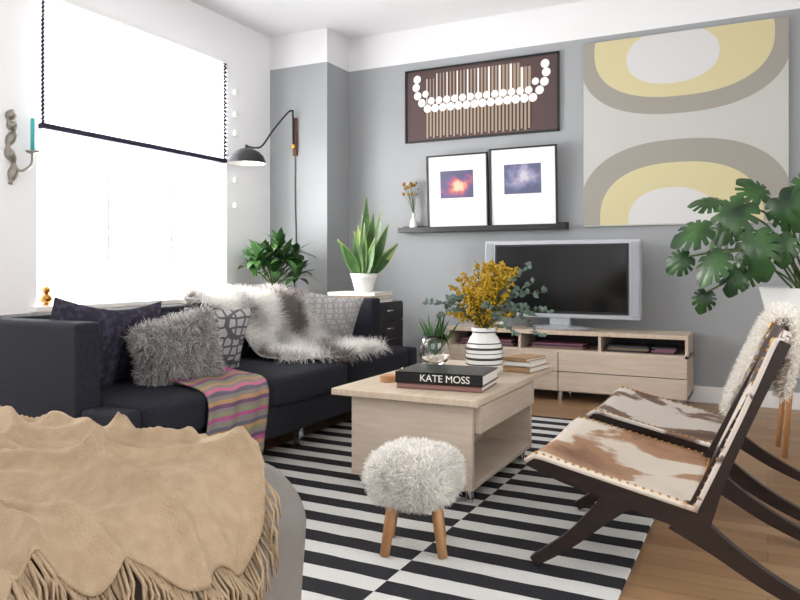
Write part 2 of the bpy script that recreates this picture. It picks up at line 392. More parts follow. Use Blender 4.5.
# ---------------------------------------------------------------- coffee table
ct=empty('coffee_table',(-1.39,3.33,0))
q=MB('tabletop'); q.add(pbox(-1.74,-1.046,2.755,3.914,.43,.46,.004),M_blondtop); q.out(ct)
q=MB('body')
q.add(pbox(-1.66,-1.085,2.80,2.825,.075,.43,.002),M_blond)
q.add(pbox(-1.66,-1.085,3.62,3.645,.075,.43,.002),M_blond)
q.add(pbox(-1.66,-1.085,2.825,3.62,.075,.10,.002),M_blond)
q.add(pbox(-1.66,-1.64,2.825,3.62,.1,.43),M_blond)
q.add(pbox(-1.64,-1.10,2.825,3.62,.285,.30),M_blond)
q.add(pbox(-1.36,-1.345,2.825,3.62,.1,.285),M_blond)
q.out(ct)
q=MB('drawer'); q.add(pbox(-1.30,-1.062,2.84,3.61,.306,.420,.003),M_blond); q.out(ct)
q=MB('legs')
for x in (-1.62,-1.12):
    for y in (2.86,3.58): q.add(plathe([(.018,.0),(.018,.062)],(x,y,.013),16),M_chrome)
q.out(ct)
M_bk=mat('book_black',(18,18,20),.35); M_bk2=mat('book_rose',(138,100,94),.6); M_bk3=mat('book_tan',(170,138,100),.6); M_bk4=mat('book_teal',(40,70,84),.6)
def book(q,c,hx,hy,z0,z1,rot,m):
    T=TR((c[0],c[1],0),(0,0,rot))
    q.add(xf(pbox(-hx,hx,-hy,hy,z0,z0+.004),T),m); q.add(xf(pbox(-hx,hx,-hy,hy,z1-.004,z1),T),m)
    q.add(xf(pbox(-hx,hx,-hy,-hy+.006,z0,z1),T),m); q.add(xf(pbox(-hx+.005,hx-.005,-hy+.006,hy-.005,z0+.004,z1-.004),T),M_paper)
q=MB('books')
book(q,(-1.30,3.05),.195,.14,.461,.485,.10,M_bk2); book(q,(-1.30,3.05),.20,.145,.486,.535,.10,M_bk)
cb=empty('book_stack',(-1.30,3.05,.46)); q.out(cb)
tcu=bpy.data.curves.new('spine_title','FONT'); tcu.body='KATE MOSS'; tcu.size=.044; tcu.extrude=.0006; tcu.align_x='CENTER'; tcu.align_y='CENTER'; tcu.materials.append(M_paper)
to=bpy.data.objects.new('spine_title',tcu); bpy.context.collection.objects.link(to)
to.matrix_world=TR((-1.30,3.05,0),(0,0,.10))@TR((0.03,-.1465,.5105),(pi/2,0,0)); 
to.parent=cb; to.matrix_parent_inverse=Matrix.Translation(-cb.location)
q=MB('book_stack'); book(q,(-1.13,3.70),.075,.12,.461,.49,-.15,M_bk3); book(q,(-1.13,3.70),.07,.115,.491,.515,-.1,M_paper); book(q,(-1.14,3.70),.068,.11,.516,.532,-.2,M_bk3); q.out()
vc=(-1.28,3.47,.461)
bq=empty('flower_vase',vc)
prof=[(.05,0),(.075,.006),(.09,.03),(.093,.10),(.088,.15),(.07,.185),(.058,.2),(.066,.235),(.06,.235),(.052,.2)]
q=MB('vase'); q.add(plathe(prof,vc,40,False),M_ceramic,True); q.add(plathe([(0.0001,0),(.05,0)],vc,40,False),M_ceramic)
for z,r,h in ((.05,.0935,.006),(.075,.0943,.012),(.105,.0945,.004),(.125,.0935,.012),(.155,.0885,.005),(.21,.0625,.006)):
    q.add(plathe([(r,z),(r+.001,z+h/2),(r,z+h)],vc,40,False),M_charc,True)
q.out(bq)
q=MB('stems'); fl=MB('blossoms'); eu=MB('eucalyptus')
top=Vector((vc[0],vc[1],vc[2]+.22))
for k in range(80):
    a=R.uniform(0,2*pi); rr=R.uniform(.02,.21); h=R.uniform(.10,.40)-rr*.35
    tip=top+Vector((math.cos(a)*rr,math.sin(a)*rr,h)); mid=top.lerp(tip,.5)+Vector((0,0,.03))
    q.add(ptube([top,mid,tip],[.0025,.002,.001],5),M_stem)
    d=(tip-mid).normalized()
    for j in range(40):
        t=R.random(); c=tip-d*(t*.13)+Vector((R.gauss(0,1),R.gauss(0,1),R.gauss(0,1)))*.0045*(1+3*t)
        fl.add(psph(c,R.uniform(.004,.0085),4),M_yel,True)
def leaf(q,base,tip,wd,nrm,m,bend=.15,ns=6,fold=.15,smooth=True,shape=.9):
    base=Vector(base);tip=Vector(tip); d=tip-base; L=d.length; d.normalize(); n=Vector(nrm); n=(n-d*n.dot(d)).normalized(); s=d.cross(n)
    V=[];F=[]
    for i in range(ns+1):
        t=i/ns; w_=wd*math.sin(pi*min(max(t**shape,.02),.985)); c=base+d*L*t+n*bend*L*(t-t*t)*1.5
        V+= [tuple(c-s*w_+n*fold*w_),tuple(c),tuple(c+s*w_+n*fold*w_)]
    for i in range(ns):
        a=i*3; F+=[[a,a+1,a+4,a+3],[a+1,a+2,a+5,a+4]]
    q.add((V,F),m,smooth)
def eucb(root,pts,n=16,sz=.015):
    S=spl([root]+pts,8); q.add(ptube(S,.0018,5),M_stem)
    for i in range(4,len(S)):
        for sg in (-1,1):
            p=Vector(S[i]); d=Vector((R.uniform(-1,1),R.uniform(-1,.6),R.uniform(-.2,1)))*1; d.normalize()
            leaf(eu,p,p+d*sz*R.uniform(1.6,2.4),sz*.75,(R.uniform(-.6,.6),-1,R.uniform(0,1)),M_euc,.1,4)
for e in ([(-.12,-.03,.12),(-.29,-.05,.13)],[(-.1,.0,.15),(-.22,.05,.10)],[(-.08,-.08,.1),(-.24,-.08,.05)],[(.12,0,.16),(.24,.05,.24)],[(.14,-.04,.1),(.27,-.02,.08)],[(.14,.04,.08),(.30,.0,-.02)],[(.1,.0,.2),(.22,.08,.33)],[(.1,-.1,.08),(.2,-.14,.0)],[(-.05,-.1,.15),(-.12,-.16,.16)],[(.04,-.1,.12),(.08,-.16,.12)],[(.14,.0,.12),(.33,.02,.10)],[(.14,.0,.16),(.32,.02,.20)]):
    eucb(tuple(top),[tuple(top+Vector(p)) for p in e])
q.out(bq); fl.out(bq); eu.out(bq)
hc=(-1.53,3.42,.461); hg=empty('glass_terrarium',hc)
q=MB('glass'); q.add(plathe([(.0001,.0),(.04,0),(.045,.004),(.02,.015),(.03,.03),(.07,.06),(.082,.10),(.07,.15),(.062,.19),(.059,.19),(.067,.15),(.078,.10),(.066,.062),(.0001,.035)],hc,32,False),M_glass,True); q.out(hg)
q=MB('pebbles')
for k in range(40):
    a=R.uniform(0,2*pi); r=R.uniform(0,.045); q.add(psph((hc[0]+r*math.cos(a),hc[1]+r*math.sin(a),hc[2]+.062+R.uniform(0,.015)),R.uniform(.006,.011),5),M_paper,True)
q.out(hg)
q=MB('plant')
for k in range(34):
    a=R.uniform(0,2*pi); el=R.uniform(.5,1.5); L=R.uniform(.12,.24); b=Vector((hc[0],hc[1],hc[2]+.08)); d=Vector((math.cos(a)*math.cos(el),math.sin(a)*math.cos(el),math.sin(el)+.6)).normalized()
    leaf(q,b,b+d*L,.008,(-d.y,d.x,.3),M_leaf,.15,5)
q.out(hg)
q=MB('brass_knot')
for k in range(3):
    c=Vector((-1.60+.03*k,3.24+.01*k,.482)); pts=[c+Vector((math.cos(t)*.022*(1+.3*math.cos(3*t)),math.sin(t)*.022,math.sin(2*t+k)*.014)) for t in np.linspace(0,2*pi,20)]
    q.add(ptube(pts,.007,6),M_brass,True)
q.out()
q=MB('wooden_coasters')
for k in range(3): q.add(plathe([(.04,0),(.042,.004),(.04,.009)],(-1.60,3.04,.461+.0095*k),24),M_wlegs)
q.out()
# ---------------------------------------------------------------- media console
mc=empty('media_console',(-1.39,5.56,0))
x0,x1,y0,y1=-2.29,-.49,5.36,5.76
q=MB('carcass')
q.add(pbox(x0,x1,y0-.01,y1,.495,.525,.003),M_blondtop); q.add(pbox(x0,x0+.02,y0,y1,.08,.495),M_blond); q.add(pbox(x1-.02,x1,y0,y1,.08,.495),M_blond)
q.add(pbox(x0,x1,y0,y1,.08,.10),M_blond); q.add(pbox(x0,x1,y0,y1,.365,.385),M_blond); q.add(pbox(x0,x1,y1-.01,y1,.1,.495),M_blackwood)
for f in (.333,.667): q.add(pbox(x0+(x1-x0)*f-.01,x0+(x1-x0)*f+.01,y0,y1,.385,.495),M_blond)
q.out(mc)
q=MB('drawer_fronts')
xm=(x0+x1)/2
for a,b in ((x0+.005,xm-.003),(xm+.003,x1-.005)):
    for c,d in ((.083,.222),(.228,.366)): q.add(pbox(a,b,y0-.02,y0-.001,c,d,.002),M_blond)
q.out(mc)
q=MB('legs')
for x in (x0+.06,xm,x1-.06):
    for y in (y0+.05,y1-.05): q.add(plathe([(.02,0),(.02,.08)],(x,y,0),14),M_chrome)
q.out(mc)
cols=[(150,60,60),(60,60,64),(200,190,170),(90,110,130),(120,100,80),(40,40,44),(220,220,216),(130,80,100)]
q=MB('media_pile')
for a,b in ((-2.2,-1.75),(-1.63,-1.2),(-1.05,-.75),(-.74,-.56)):
    z=.386
    for k in range(4):
        h=R.uniform(.008,.014); q.add(pbox(a+R.uniform(0,.03),b-R.uniform(0,.03),5.40,5.62,z,z+h,.001),mat('media_%d'%(R.randrange(8)),cols[R.randrange(8)],.6)); z+=h+.0005
q.out()
q=MB('magazine_stack'); 
q.add(xf(pbox(-.1,.1,-.07,.07,.526,.55,.002),TR((-1.95,5.45,0),(0,0,.2))),M_bk4); q.add(xf(pbox(-.09,.09,-.06,.06,.5505,.565,.002),TR((-1.95,5.45,0),(0,0,.4))),M_paper); q.out()
tv=empty('television',(-1.42,5.55,.53))
q=MB('bezel'); X0,X1,Z0,Z1=-2.02,-.823,.61,1.205
q.add(pbox(X0,X1,5.50,5.58,Z0,Z1,.008),M_silver); q.out(tv)
q=MB('screen_surround'); q.add(pbox(X0+.085,X1-.085,5.492,5.501,Z0+.035,Z1-.03,.002),M_black); q.out(tv)
q=MB('screen'); q.add(pbox(X0+.10,X1-.10,5.488,5.493,Z0+.055,Z1-.045),M_screen); q.out(tv)
q=MB('speakers')
for a in (X0+.01,X1-.07): q.add(pbox(a,a+.06,5.494,5.501,Z0+.02,Z1-.02,.003),mat('speaker_cloth',(158,162,168),.7,metal=.1))
q.out(tv)
q=MB('stand'); q.add(pbox(-1.50,-1.34,5.51,5.57,.55,.615,.01),M_silver); V,F=plathe([(.24,0),(.25,.01),(.22,.02),(.09,.028)],(0,0,0),36); q.add(([(v[0]-1.42,v[1]*.55+5.53,v[2]+.526) for v in V],F),M_silver); q.out(tv)
# ---------------------------------------------------------------- wall art
q=MB('picture_ledge'); q.add(pbox(-2.90,-1.42,5.69,5.799,1.30,1.315,.002),M_black); q.add(pbox(-2.90,-1.42,5.685,5.695,1.30,1.345,.002),M_black); q.add(pbox(-2.90,-1.42,5.785,5.799,1.315,1.36,.002),M_black); q.out()
def frame(name,xa,xb,za,zb,y,fw=.014,dep=.02,lean=0,content=None,m=M_black,bg=M_mat):
    T=TR((0,y,za),(-lean,0,0))
    e=empty(name,((xa+xb)/2,y,(za+zb)/2)); H=zb-za
    q=MB('frame')
    for b in ((xa,xa+fw,0,H),(xb-fw,xb,0,H),(xa,xb,0,fw),(xa,xb,H-fw,H)): q.add(xf(pbox(b[0],b[1],-dep,0,b[2],b[3],.001),T),m)
    q.out(e); q=MB('mat_board'); q.add(xf(pbox(xa+.005,xb-.005,-dep*.5,-.002,.005,H-.005),T),bg); q.out(e)
    if content: content(e,T,-dep*.5-.001)
    return e
def photo(name,cx,cz,stops,r,nz):
    m=mat(name,(80,80,120),.4); nt=m.node_tree; N=nt.nodes; L=nt.links
    tc=N.new('ShaderNodeTexCoord'); mp=N.new('ShaderNodeMapping'); mp.inputs['Location'].default_value=(-cx/r[0],0,-cz/r[1]); mp.inputs['Scale'].default_value=(1/r[0],0,1/r[1]); L.new(tc.outputs['Object'],mp.inputs[0])
    ln=N.new('ShaderNodeVectorMath'); ln.operation='LENGTH'; L.new(mp.outputs[0],ln.inputs[0])
    n=N.new('ShaderNodeTexNoise'); n.inputs['Scale'].default_value=nz; n.inputs['Detail'].default_value=6; L.new(tc.outputs['Object'],n.inputs[0])
    v=mathn(nt,'ADD',ln.outputs['Value'],mathn(nt,'MULTIPLY',mathn(nt,'SUBTRACT',n.outputs[0],.5),2.2))
    rp=N.new('ShaderNodeValToRGB'); e=rp.color_ramp.elements; e[0].position=stops[0][0]; e[0].color=lin(stops[0][1]); e[1].position=stops[-1][0]; e[1].color=lin(stops[-1][1])
    for p,c in stops[1:-1]: x=e.new(p); x.color=lin(c)
    L.new(v,rp.inputs[0]); L.new(rp.outputs[0],N['Principled BSDF'].inputs['Base Color']); return m
M_ph1=photo('photo_sunset',-2.33,1.68,[(.05,(230,180,150)),(.3,(196,98,92)),(.55,(130,70,104)),(.8,(80,68,118)),(1,(70,68,98))],(.18,.11),12)
M_ph2=photo('photo_sky',-1.78,1.73,[(.1,(190,186,196)),(.4,(142,138,166)),(.7,(104,106,140)),(1,(84,88,118))],(.17,.12),10)
def ph(xa,xb,za,zb,m):
    def f(e,T,y):
        q=MB('photo_print'); q.add(xf(pbox(xa,xb,y,y+.001,za,zb),T),m); q.out(e)
    return f
frame('framed_photo',-2.625,-2.07,1.317,1.955,5.735,lean=-.055,content=ph(-2.50,-2.20,.27,.50,M_ph1))
frame('framed_photo',-2.055,-1.49,1.317,1.975,5.735,lean=-.055,content=ph(-1.93,-1.62,.28,.52,M_ph2))
M_brn=mat('art_brown',(78,58,58),.6); M_tan=mat('art_tan',(160,140,120),.6); M_dk=mat('art_dark',(46,37,42),.6)
def dots(e,T,y):
    q=MB('print'); W0,W1=-2.858,-1.511; Wd=W1-W0; n=30; rb=random.Random(3)
    for k in range(n):
        x=W0+.19+(Wd-.40)*k/n; st=(Wd-.40)/n
        hi=.59-(.04 if k<3 or k>n-4 else 0); lo=.03+.015*(k%2)
        q.add(xf(pbox(x,x+st*.55,y-.0004,y,lo,.30),T),M_tan); q.add(xf(pbox(x+st*.55,x+st*.9,y-.0004,y,lo,.26),T),M_dk)
        q.add(xf(pbox(x,x+st*(.25+.5*k/n),y-.0004,y,.30,hi),T),M_tan if k%3 else M_paper)
    def disc(cx,cz,r=.036):
        V=[(cx,y-.0012,cz)]+[(cx+r*math.cos(a),y-.0012,cz+r*math.sin(a)) for a in np.linspace(0,2*pi,25)[:-1]]; q.add(xf((V,[[0,1+(i+1)%24,1+i] for i in range(24)]),T),M_mat)
    N=14; xa=W0+.20; xb=W1-.20
    for k in range(N): disc(xa+(xb-xa)*k/(N-1),.29)
    for k in range(N-1): disc(xa+(xb-xa)*(k+.5)/(N-1),.355,.032)
    for k,(dx,z) in enumerate(((-.055,.345),(-.095,.41),(-.11,.485),(-.10,.555))): disc(xa+dx,z); disc(xb-dx,z)
    for dx,z in ((-.02,.42),): disc(xa+dx,z,.03); disc(xb-dx,z,.03)
    q.out(e)
frame('dotted_art_print',-2.874,-1.495,2.095,2.735,5.798,fw=.016,dep=.025,content=dots,bg=M_brn)
pe=empty('abstract_painting',(-.583,5.78,2.035)); px0,px1,pz0,pz1=-1.297,.131,1.316,2.754
M_pbg=mat('canvas_offwhite',(190,190,185),.8,bump=.1,bscale=200); M_ptan=mat('canvas_taupe',(154,150,141),.8); M_pyel=mat('canvas_yellow',(204,194,152),.8); M_pwh=mat('canvas_white',(208,207,207),.8)
q=MB('canvas'); q.add(pbox(px0,px1,5.765,5.799,pz0,pz1,.003),M_pbg); q.out(pe)
q=MB('paint_shapes'); Wp=px1-px0
def ell(cx,cz,rx,rz,m,lay,e=2.4):
    V=[]
    for a in np.linspace(0,2*pi,97)[:-1]:
        c,s=math.cos(a),math.sin(a); x=cx+rx*math.copysign(abs(c)**(2/e),c); z=cz+rz*math.copysign(abs(s)**(2/e),s)
        x=min(max(x,0),1); z=min(max(z,0),1); V.append((px0+x*Wp,5.7648-.0006*lay,pz1-z*Wp))
    q.add((V,[list(range(96))]),m)
ell(.5,.09,.515,.335,M_ptan,1); ell(.5,.06,.44,.275,M_pyel,2); ell(.46,.12,.23,.145,M_pwh,3,2.2)
ell(.5,.93,.52,.37,M_ptan,1); ell(.49,.97,.40,.29,M_pyel,2); ell(.46,.975,.22,.165,M_pwh,3,2.2)
q.out(pe)
lc=(-2.77,5.735,1.3155); lv=empty('bud_vase',lc)
q=MB('vase'); q.add(plathe([(.02,0),(.030,.01),(.036,.04),(.030,.08),(.014,.12),(.012,.15),(.016,.155)],lc,24),M_ceramic,True); q.out(lv)
q=MB('dried_flowers')
for k in range(20):
    a=R.uniform(0,2*pi); r=R.uniform(.02,.12); b=Vector(lc)+Vector((0,0,.15)); t=b+Vector((math.cos(a)*r,-abs(math.sin(a))*r*.5,R.uniform(.16,.27))); q.add(ptube([b,b.lerp(t,.5)+Vector((0,0,.02)),t],.0015,4),M_stem); q.add(psph(t,R.uniform(.010,.016),6),mat('dried_ochre',(180,140,66),.9,col2=(112,84,48),scale=60),True)
q.out(lv)
# ---------------------------------------------------------------- wall lamp
wl=empty('wall_lamp',(-3.80,5.40,2.1))
q=MB('wood_bracket'); q.add(pbox(-3.82,-3.775,5.395,5.423,2.0,2.34,.006),mat('walnut',(96,62,44),.5)); q.out(wl)
q=MB('arm'); q.add(ptube([(-3.797,5.38,2.06),(-3.797,5.375,2.40)],.008,8),M_black,True)
arm=spl([(-3.797,5.375,2.40),(-3.796,5.30,2.37),(-3.79,5.08,2.18),(-3.785,4.92,2.02),(-3.78,4.82,1.985),(-3.775,4.72,1.98)],8); q.add(ptube(arm,.008,8),M_black,True)
q.add(ptube([(-3.797,5.40,2.08),(-3.797,5.37,2.08)],.02,10),M_brass)
q.out(wl)
q=MB('dome_shade')
sh=[(.155,0),(.152,.02),(.135,.06),(.10,.095),(.05,.118),(.015,.125),(.012,.15),(.0005,.155)]
q.add(plathe(sh,(-3.775,4.70,1.84),36,False),M_black,True); q.add(plathe([(.152,.001),(.149,.02),(.132,.057),(.097,.09),(.0005,.118)],(-3.775,4.70,1.84),36,False),M_ceramic,True); q.out(wl)
q=MB('bulb'); q.add(psph((-3.775,4.70,1.88),.035,12),M_ceramic,True); q.out(wl)
q=MB('cord'); q.add(ptube(spl([(-3.797,5.41,2.0),(-3.80,5.415,1.6),(-3.79,5.415,1.2),(-3.81,5.412,.7),(-3.80,5.415,.3)],6),.004,6),M_black,True); q.out(wl)
sc=empty('candle_sconce',(XL+.03,2.9,1.7))
M_pew=mat('pewter',(150,145,135),.4,metal=.8)
q=MB('bracket')
q.add(ptube(spl([(XL+.014,2.86,1.95),(XL+.014,2.84,1.88),(XL+.014,2.87,1.82),(XL+.014,2.83,1.72),(XL+.014,2.87,1.62),(XL+.014,2.845,1.5)],8),[.008+.024*abs(math.sin(i*.4)) for i in range(41)],10),M_pew,True)
q.add(ptube(spl([(XL+.015,2.86,1.62),(XL+.06,2.88,1.58),(XL+.10,2.92,1.62),(XL+.10,2.93,1.69)],8),.008,8),M_pew,True)
q.add(plathe([(.01,0),(.035,.01),(.04,.02)],(XL+.10,2.93,1.685),20),M_pew,True); q.out(sc)
q=MB('candle'); q.add(plathe([(.012,0),(.011,.2),(.002,.205)],(XL+.10,2.93,1.70),14),mat('teal_wax',(50,170,170),.5),True); q.out(sc)
# ---------------------------------------------------------------- drawer cabinet + books + snake plant
dc=empty('drawer_cabinet',(-2.92,5.05,0))
q=MB('carcass'); q.add(pbox(-3.2,-2.66,4.8,5.3,0,.725,.004),M_blackwood); q.out(dc)
q=MB('drawers')
for k in range(5):
    z=.02+k*.14; q.add(pbox(-2.66,-2.65,4.81,5.29,z,z+.132,.002),M_blackwood); q.add(ptube([(-2.645,5.0,z+.08),(-2.63,5.02,z+.08),(-2.63,5.08,z+.08),(-2.645,5.10,z+.08)],.005,6),M_chrome)
q.out(dc)
q=MB('book_stack')
for k,(h,m) in enumerate(((.022,M_ceramic),(.026,M_bk3),(.028,M_paper))):
    z=.7255+[0,.0235,.0505][k]; o=[.012,-.012,.006][k]
    book(q,(-2.885+o,4.99),.21,.15,z,z+h,[.02,-.03,.01][k],m)
q.out()
pc=(-2.84,4.98,.8045); sp=empty('snake_plant',pc)
q=MB('pot'); q.add(plathe([(.065,0),(.07,.005),(.095,.10),(.11,.145),(.10,.145),(.09,.13),(.001,.13)],pc,36,False),M_ceramic,True); q.add(plathe([(.0001,.0),(.065,0)],pc,36,False),M_ceramic); q.add(plathe([(.0001,.132),(.094,.132)],pc,24,False),M_soil); q.out(sp)
q=MB('blades')
specs=[(.02,.64,.0),(-.05,.50,.6),(-.12,.42,1.2),(.10,.50,-.5),(.16,.42,.3),(-.17,.30,-.4),(.20,.27,.8),(.05,.42,-.8),(-.02,.36,-.9),(.13,.30,-.9),(-.09,.26,-1.),(-.03,.55,.9),(.08,.56,.9)]
for k,(lx,H,ly) in enumerate(specs):
    b=Vector((pc[0]+lx*.25,pc[1]+ly*.03,pc[2]+.12)); t=b+Vector((lx,ly*.1,H))
    nn=(R.uniform(-.4,.4),-1,.3); leaf(q,b,t,.045,nn,M_leafe,-.08,10,.25,shape=.75); leaf(q,b+Vector((0,-.002,.0)),t+Vector((0,-.002,-.015)),.039,nn,M_leaf,-.08,10,.25,shape=.75)
q.out(sp)
cp=empty('potted_dracaena',(-3.72,4.98,0))
q=MB('stand'); q.add(plathe([(.17,.62),(.17,.64)],(-3.72,4.98,0),28),M_blackwood)
for k in range(3):
    a=k*2.09+.5; q.add(ptube([(-3.72+.08*math.cos(a),4.98+.08*math.sin(a),.62),(-3.72+.15*math.cos(a),4.98+.15*math.sin(a),0)],.012,8),M_blackwood)
q.out(cp)
q=MB('pot'); q.add(plathe([(.0001,.641),(.12,.641),(.15,.80),(.155,.84),(.14,.84),(.001,.82)],(-3.72,4.98,0),30,False),M_charc,True); q.out(cp)
q=MB('foliage')
for k in range(16):
    a=k*2.4; r=.03+.26*math.sqrt(k/16); b=Vector((-3.72,4.98,.84)); t=b+Vector((math.cos(a)*r*.9+.04,math.sin(a)*r*.8,.14+.20*R.random()-.3*r)); q.add(ptube([b,b.lerp(t,.5)+Vector((0,0,.02)),t],.006,6),M_stem)
    for j in range(14):
        aa=R.uniform(0,2*pi); el=R.uniform(-.5,1.1); L=R.uniform(.13,.22); d=Vector((math.cos(aa)*math.cos(el),math.sin(aa)*math.cos(el),math.sin(el)))
        e_=t+d*L; e_.x=max(e_.x,XL+.03)
        leaf(q,t,e_,.03,(0,0,1),M_leaf if j%3 else M_leafd,.3,6)
q.out(cp)
q=MB('sill_ornament'); q.add(psph((XL+.0,3.1,.80),.035,10),M_brass,True); q.add(plathe([(.02,0),(.01,.02),(.012,.06)],(XL,3.1,.756),14),M_brass); q.add(psph((XL,3.1,.855),.025,8),M_brass,True); q.out()
# ---------------------------------------------------------------- fluffy stool
fs=empty('sheepskin_stool',(-1.10,2.33,0)); sx,sy=-1.11,2.31
q=MB('legs')
for a in (-2.0,-.35,1.2,2.75):
    q.add(ptube([(sx+.09*math.cos(a),sy+.09*math.sin(a),.25),(sx+.135*math.cos(a),sy+.135*math.sin(a),.0150)],[.020,.017],12),M_wlegs,True)
q.out(fs)
vf=psoft((sx,sy,.270),(.143,.143,.078),3.0,14,(0,0,.12)); q=MB('cushion'); q.add(vf,M_wool,True); q.out(fs)
P,Nn=sample(vf,34000,8); fur('wool',P,Nn,.036,.0045,[M_wool,M_wool2,M_woolg2],[.7,.2,.1],.7,3.0,.3,8,fs)
# ---------------------------------------------------------------- lounge chairs
def chair(dx,y0,mseat,mback,seed):
    W=.65; e=empty('lounge_chair',(dx-.35,y0+W/2,0)); S=lambda pts:[(p[0]+dx,p[1],p[2]) for p in pts]
    q=MB('frame')
    for yy in (y0,y0+W-.035):
        q.add(pstroke(S([(-.71,.360,.03),(-.60,.332,.05),(-.42,.292,.062),(-.28,.260,.07),(-.17,.247,.085)]),yy,yy+.035),M_dark)
        q.add(pstroke(S([(-.19,.24,.08),(-.135,.385,.058),(-.06,.56,.045),(.045,.785,.03)]),yy+.0006,yy+.0344),M_dark)
        q.add(pstroke(S([(-.40,.297,.10),(-.47,.22,.065),(-.57,.12,.045),(-.69,.03,.034)]),yy+.0004,yy+.0346),M_dark)
        q.add(pstroke(S([(-.24,.25,.10),(-.13,.175,.062),(.0,.095,.048),(.16,.02,.036)]),yy+.0008,yy+.0342),M_dark)
    for x,z in ((-.66,.325),(-.20,.218),(.03,.735)): q.add(pbox(dx+x-.015,dx+x+.015,y0+.03,y0+W-.03,z-.015,z+.015,.004),M_dark)
    q.out(e)
    def seat(u,v):
        x=-.715+.53*u; z=.390-.114*u-.045*math.sin(pi*v)*math.sin(pi*min(1,u*.9+.1))-.03*max(0,(.06-u)/.06)
        return (dx+x,y0-.004+(W+.008)*v,z)
    q=MB('seat_sling'); q.add(pshell(seat,20,20,.016),mseat,True); q.out(e)
    bs=spl([(-.165,.278,0),(-.11,.405,0),(-.04,.57,0),(.035,.76,0),(.05,.795,0)],6); ba=np.array(bs)
    def back(u,v):
        k=u*(len(ba)-1); i=min(int(k),len(ba)-2); f=k-i; x=ba[i,0]*(1-f)+ba[i+1,0]*f; z=ba[i,1]*(1-f)+ba[i+1,1]*f
        b=.04*math.sin(pi*v); return (dx+x-.028+b,y0-.004+(W+.008)*v,z-b*.3)
    q=MB('back_sling'); q.add(pshell(back,20,16,.014),mback,True); q.out(e)
    q=MB('nail_studs')
    for k in range(22):
        u=(k+.5)/22
        for v in (0.012,.988):
            p=seat(u,v); q.add(psph((p[0],p[1],p[2]+.009),.006,5),M_brass,True)
            p=back(u,v); q.add(psph((p[0]-.008,p[1],p[2]+.002),.006,5),M_brass,True)
    for k in range(1,24):
        p=seat(.985,k/24); q.add(psph((p[0],p[1],p[2]+.009),.005,5),M_brass,True)
    q.out(e); return e
chair(.0,2.33,M_hide,M_hide2,1); chair(0.02,3.16,M_hide3,M_hide2,2)
ss=empty('sheepskin_cover',(.0,3.48,.7))
p2=spl([(-.17,.40),(-.14,.50),(-.08,.64),(-.025,.76),(.02,.81),(.075,.79),(.07,.66),(.03,.48)],6); p2=np.array(p2); c2=np.concatenate([[0],np.cumsum(np.linalg.norm(np.diff(p2,axis=0),axis=1))])
def sk2(u,v):
    x,z=pathat(u,p2,c2); wd=.34*(.65+.35*math.sin(pi*u))*(1+.08*math.sin(11*u)); return (x+.02,3.48+(v-.5)*2*wd,z)
vf=pshell(sk2,30,16,.012); q=MB('pelt'); q.add(vf,M_wool2,True); q.out(ss)
P,Nn=sample(vf,24000,12); fur('wool',P,Nn,.035,.0045,[M_wool,M_wool2],[.6,.4],.6,1.6,.5,12,ss)
# ---------------------------------------------------------------- monstera on stool
mp_=(.19,4.45,0)
q=MB('plant_stool'); q.add(plathe([(.20,.52),(.205,.53),(.20,.55)],mp_,32),M_wlegs)
for k in range(4):
    a=k*pi/2+.9; q.add(ptube([(mp_[0]+.12*math.cos(a),mp_[1]+.12*math.sin(a),.53),(mp_[0]+.18*math.cos(a),mp_[1]+.18*math.sin(a),0)],[.018,.013],10),M_wlegs,True)
q.out()
mo=empty('potted_monstera',(mp_[0],mp_[1],.55))
q=MB('pot'); q.add(plathe([(.0001,.551),(.14,.551),(.16,.58),(.235,.89),(.22,.89),(.205,.85),(.0001,.85)],mp_,40,False),M_ceramic,True); q.add(plathe([(.0001,.852),(.208,.852)],mp_,30,False),M_soil); q.out(mo)
q=MB('leaves'); stq=MB('stalks')
def monleaf(c,tipdir,nrm,Rr,seed):
    d=Vector(tipdir).normalized(); n=Vector(nrm); n=(n-d*n.dot(d)).normalized(); s=d.cross(n)
    K=144; rings=[.35,.62,.82,1.0]; V=[tuple(Vector(c))]; F=[]
    notch=[.55,1.0,1.45,1.95]
    for ri,rr in enumerate(rings):
        for k in range(K):
            f=-pi+2*pi*k/K; af=abs(f)
            r=.80+.20*math.cos(f)+.18*math.exp(-(af/.28)**2)
            if af>2.55: r*=1-.5*((af-2.55)/(pi-2.55))**1.5
            if ri>=1:
                for m_ in notch:
                    dd=abs(af-m_-.05*math.sin(seed+m_*9)); 
                    if dd<.08: r*= (1-(.08,.08,.26,.42)[ri]*(1-dd/.08)**.5)
            x=math.sin(f)*r*rr*Rr*.95; y=(math.cos(f)*r*rr)*Rr
            z=-.55*(x*x+y*y*.7)/Rr+.16*abs(x)
            V.append(tuple(Vector(c)+s*x+d*y+n*z))
    for k in range(K): F.append([0,1+(k+1)%K,1+k])
    for ri in range(3):
        for k in range(K):
            a=1+ri*K; F.append([a+k,a+(k+1)%K,a+K+(k+1)%K,a+K+k])
    q.add((V,F),M_leafd,True)
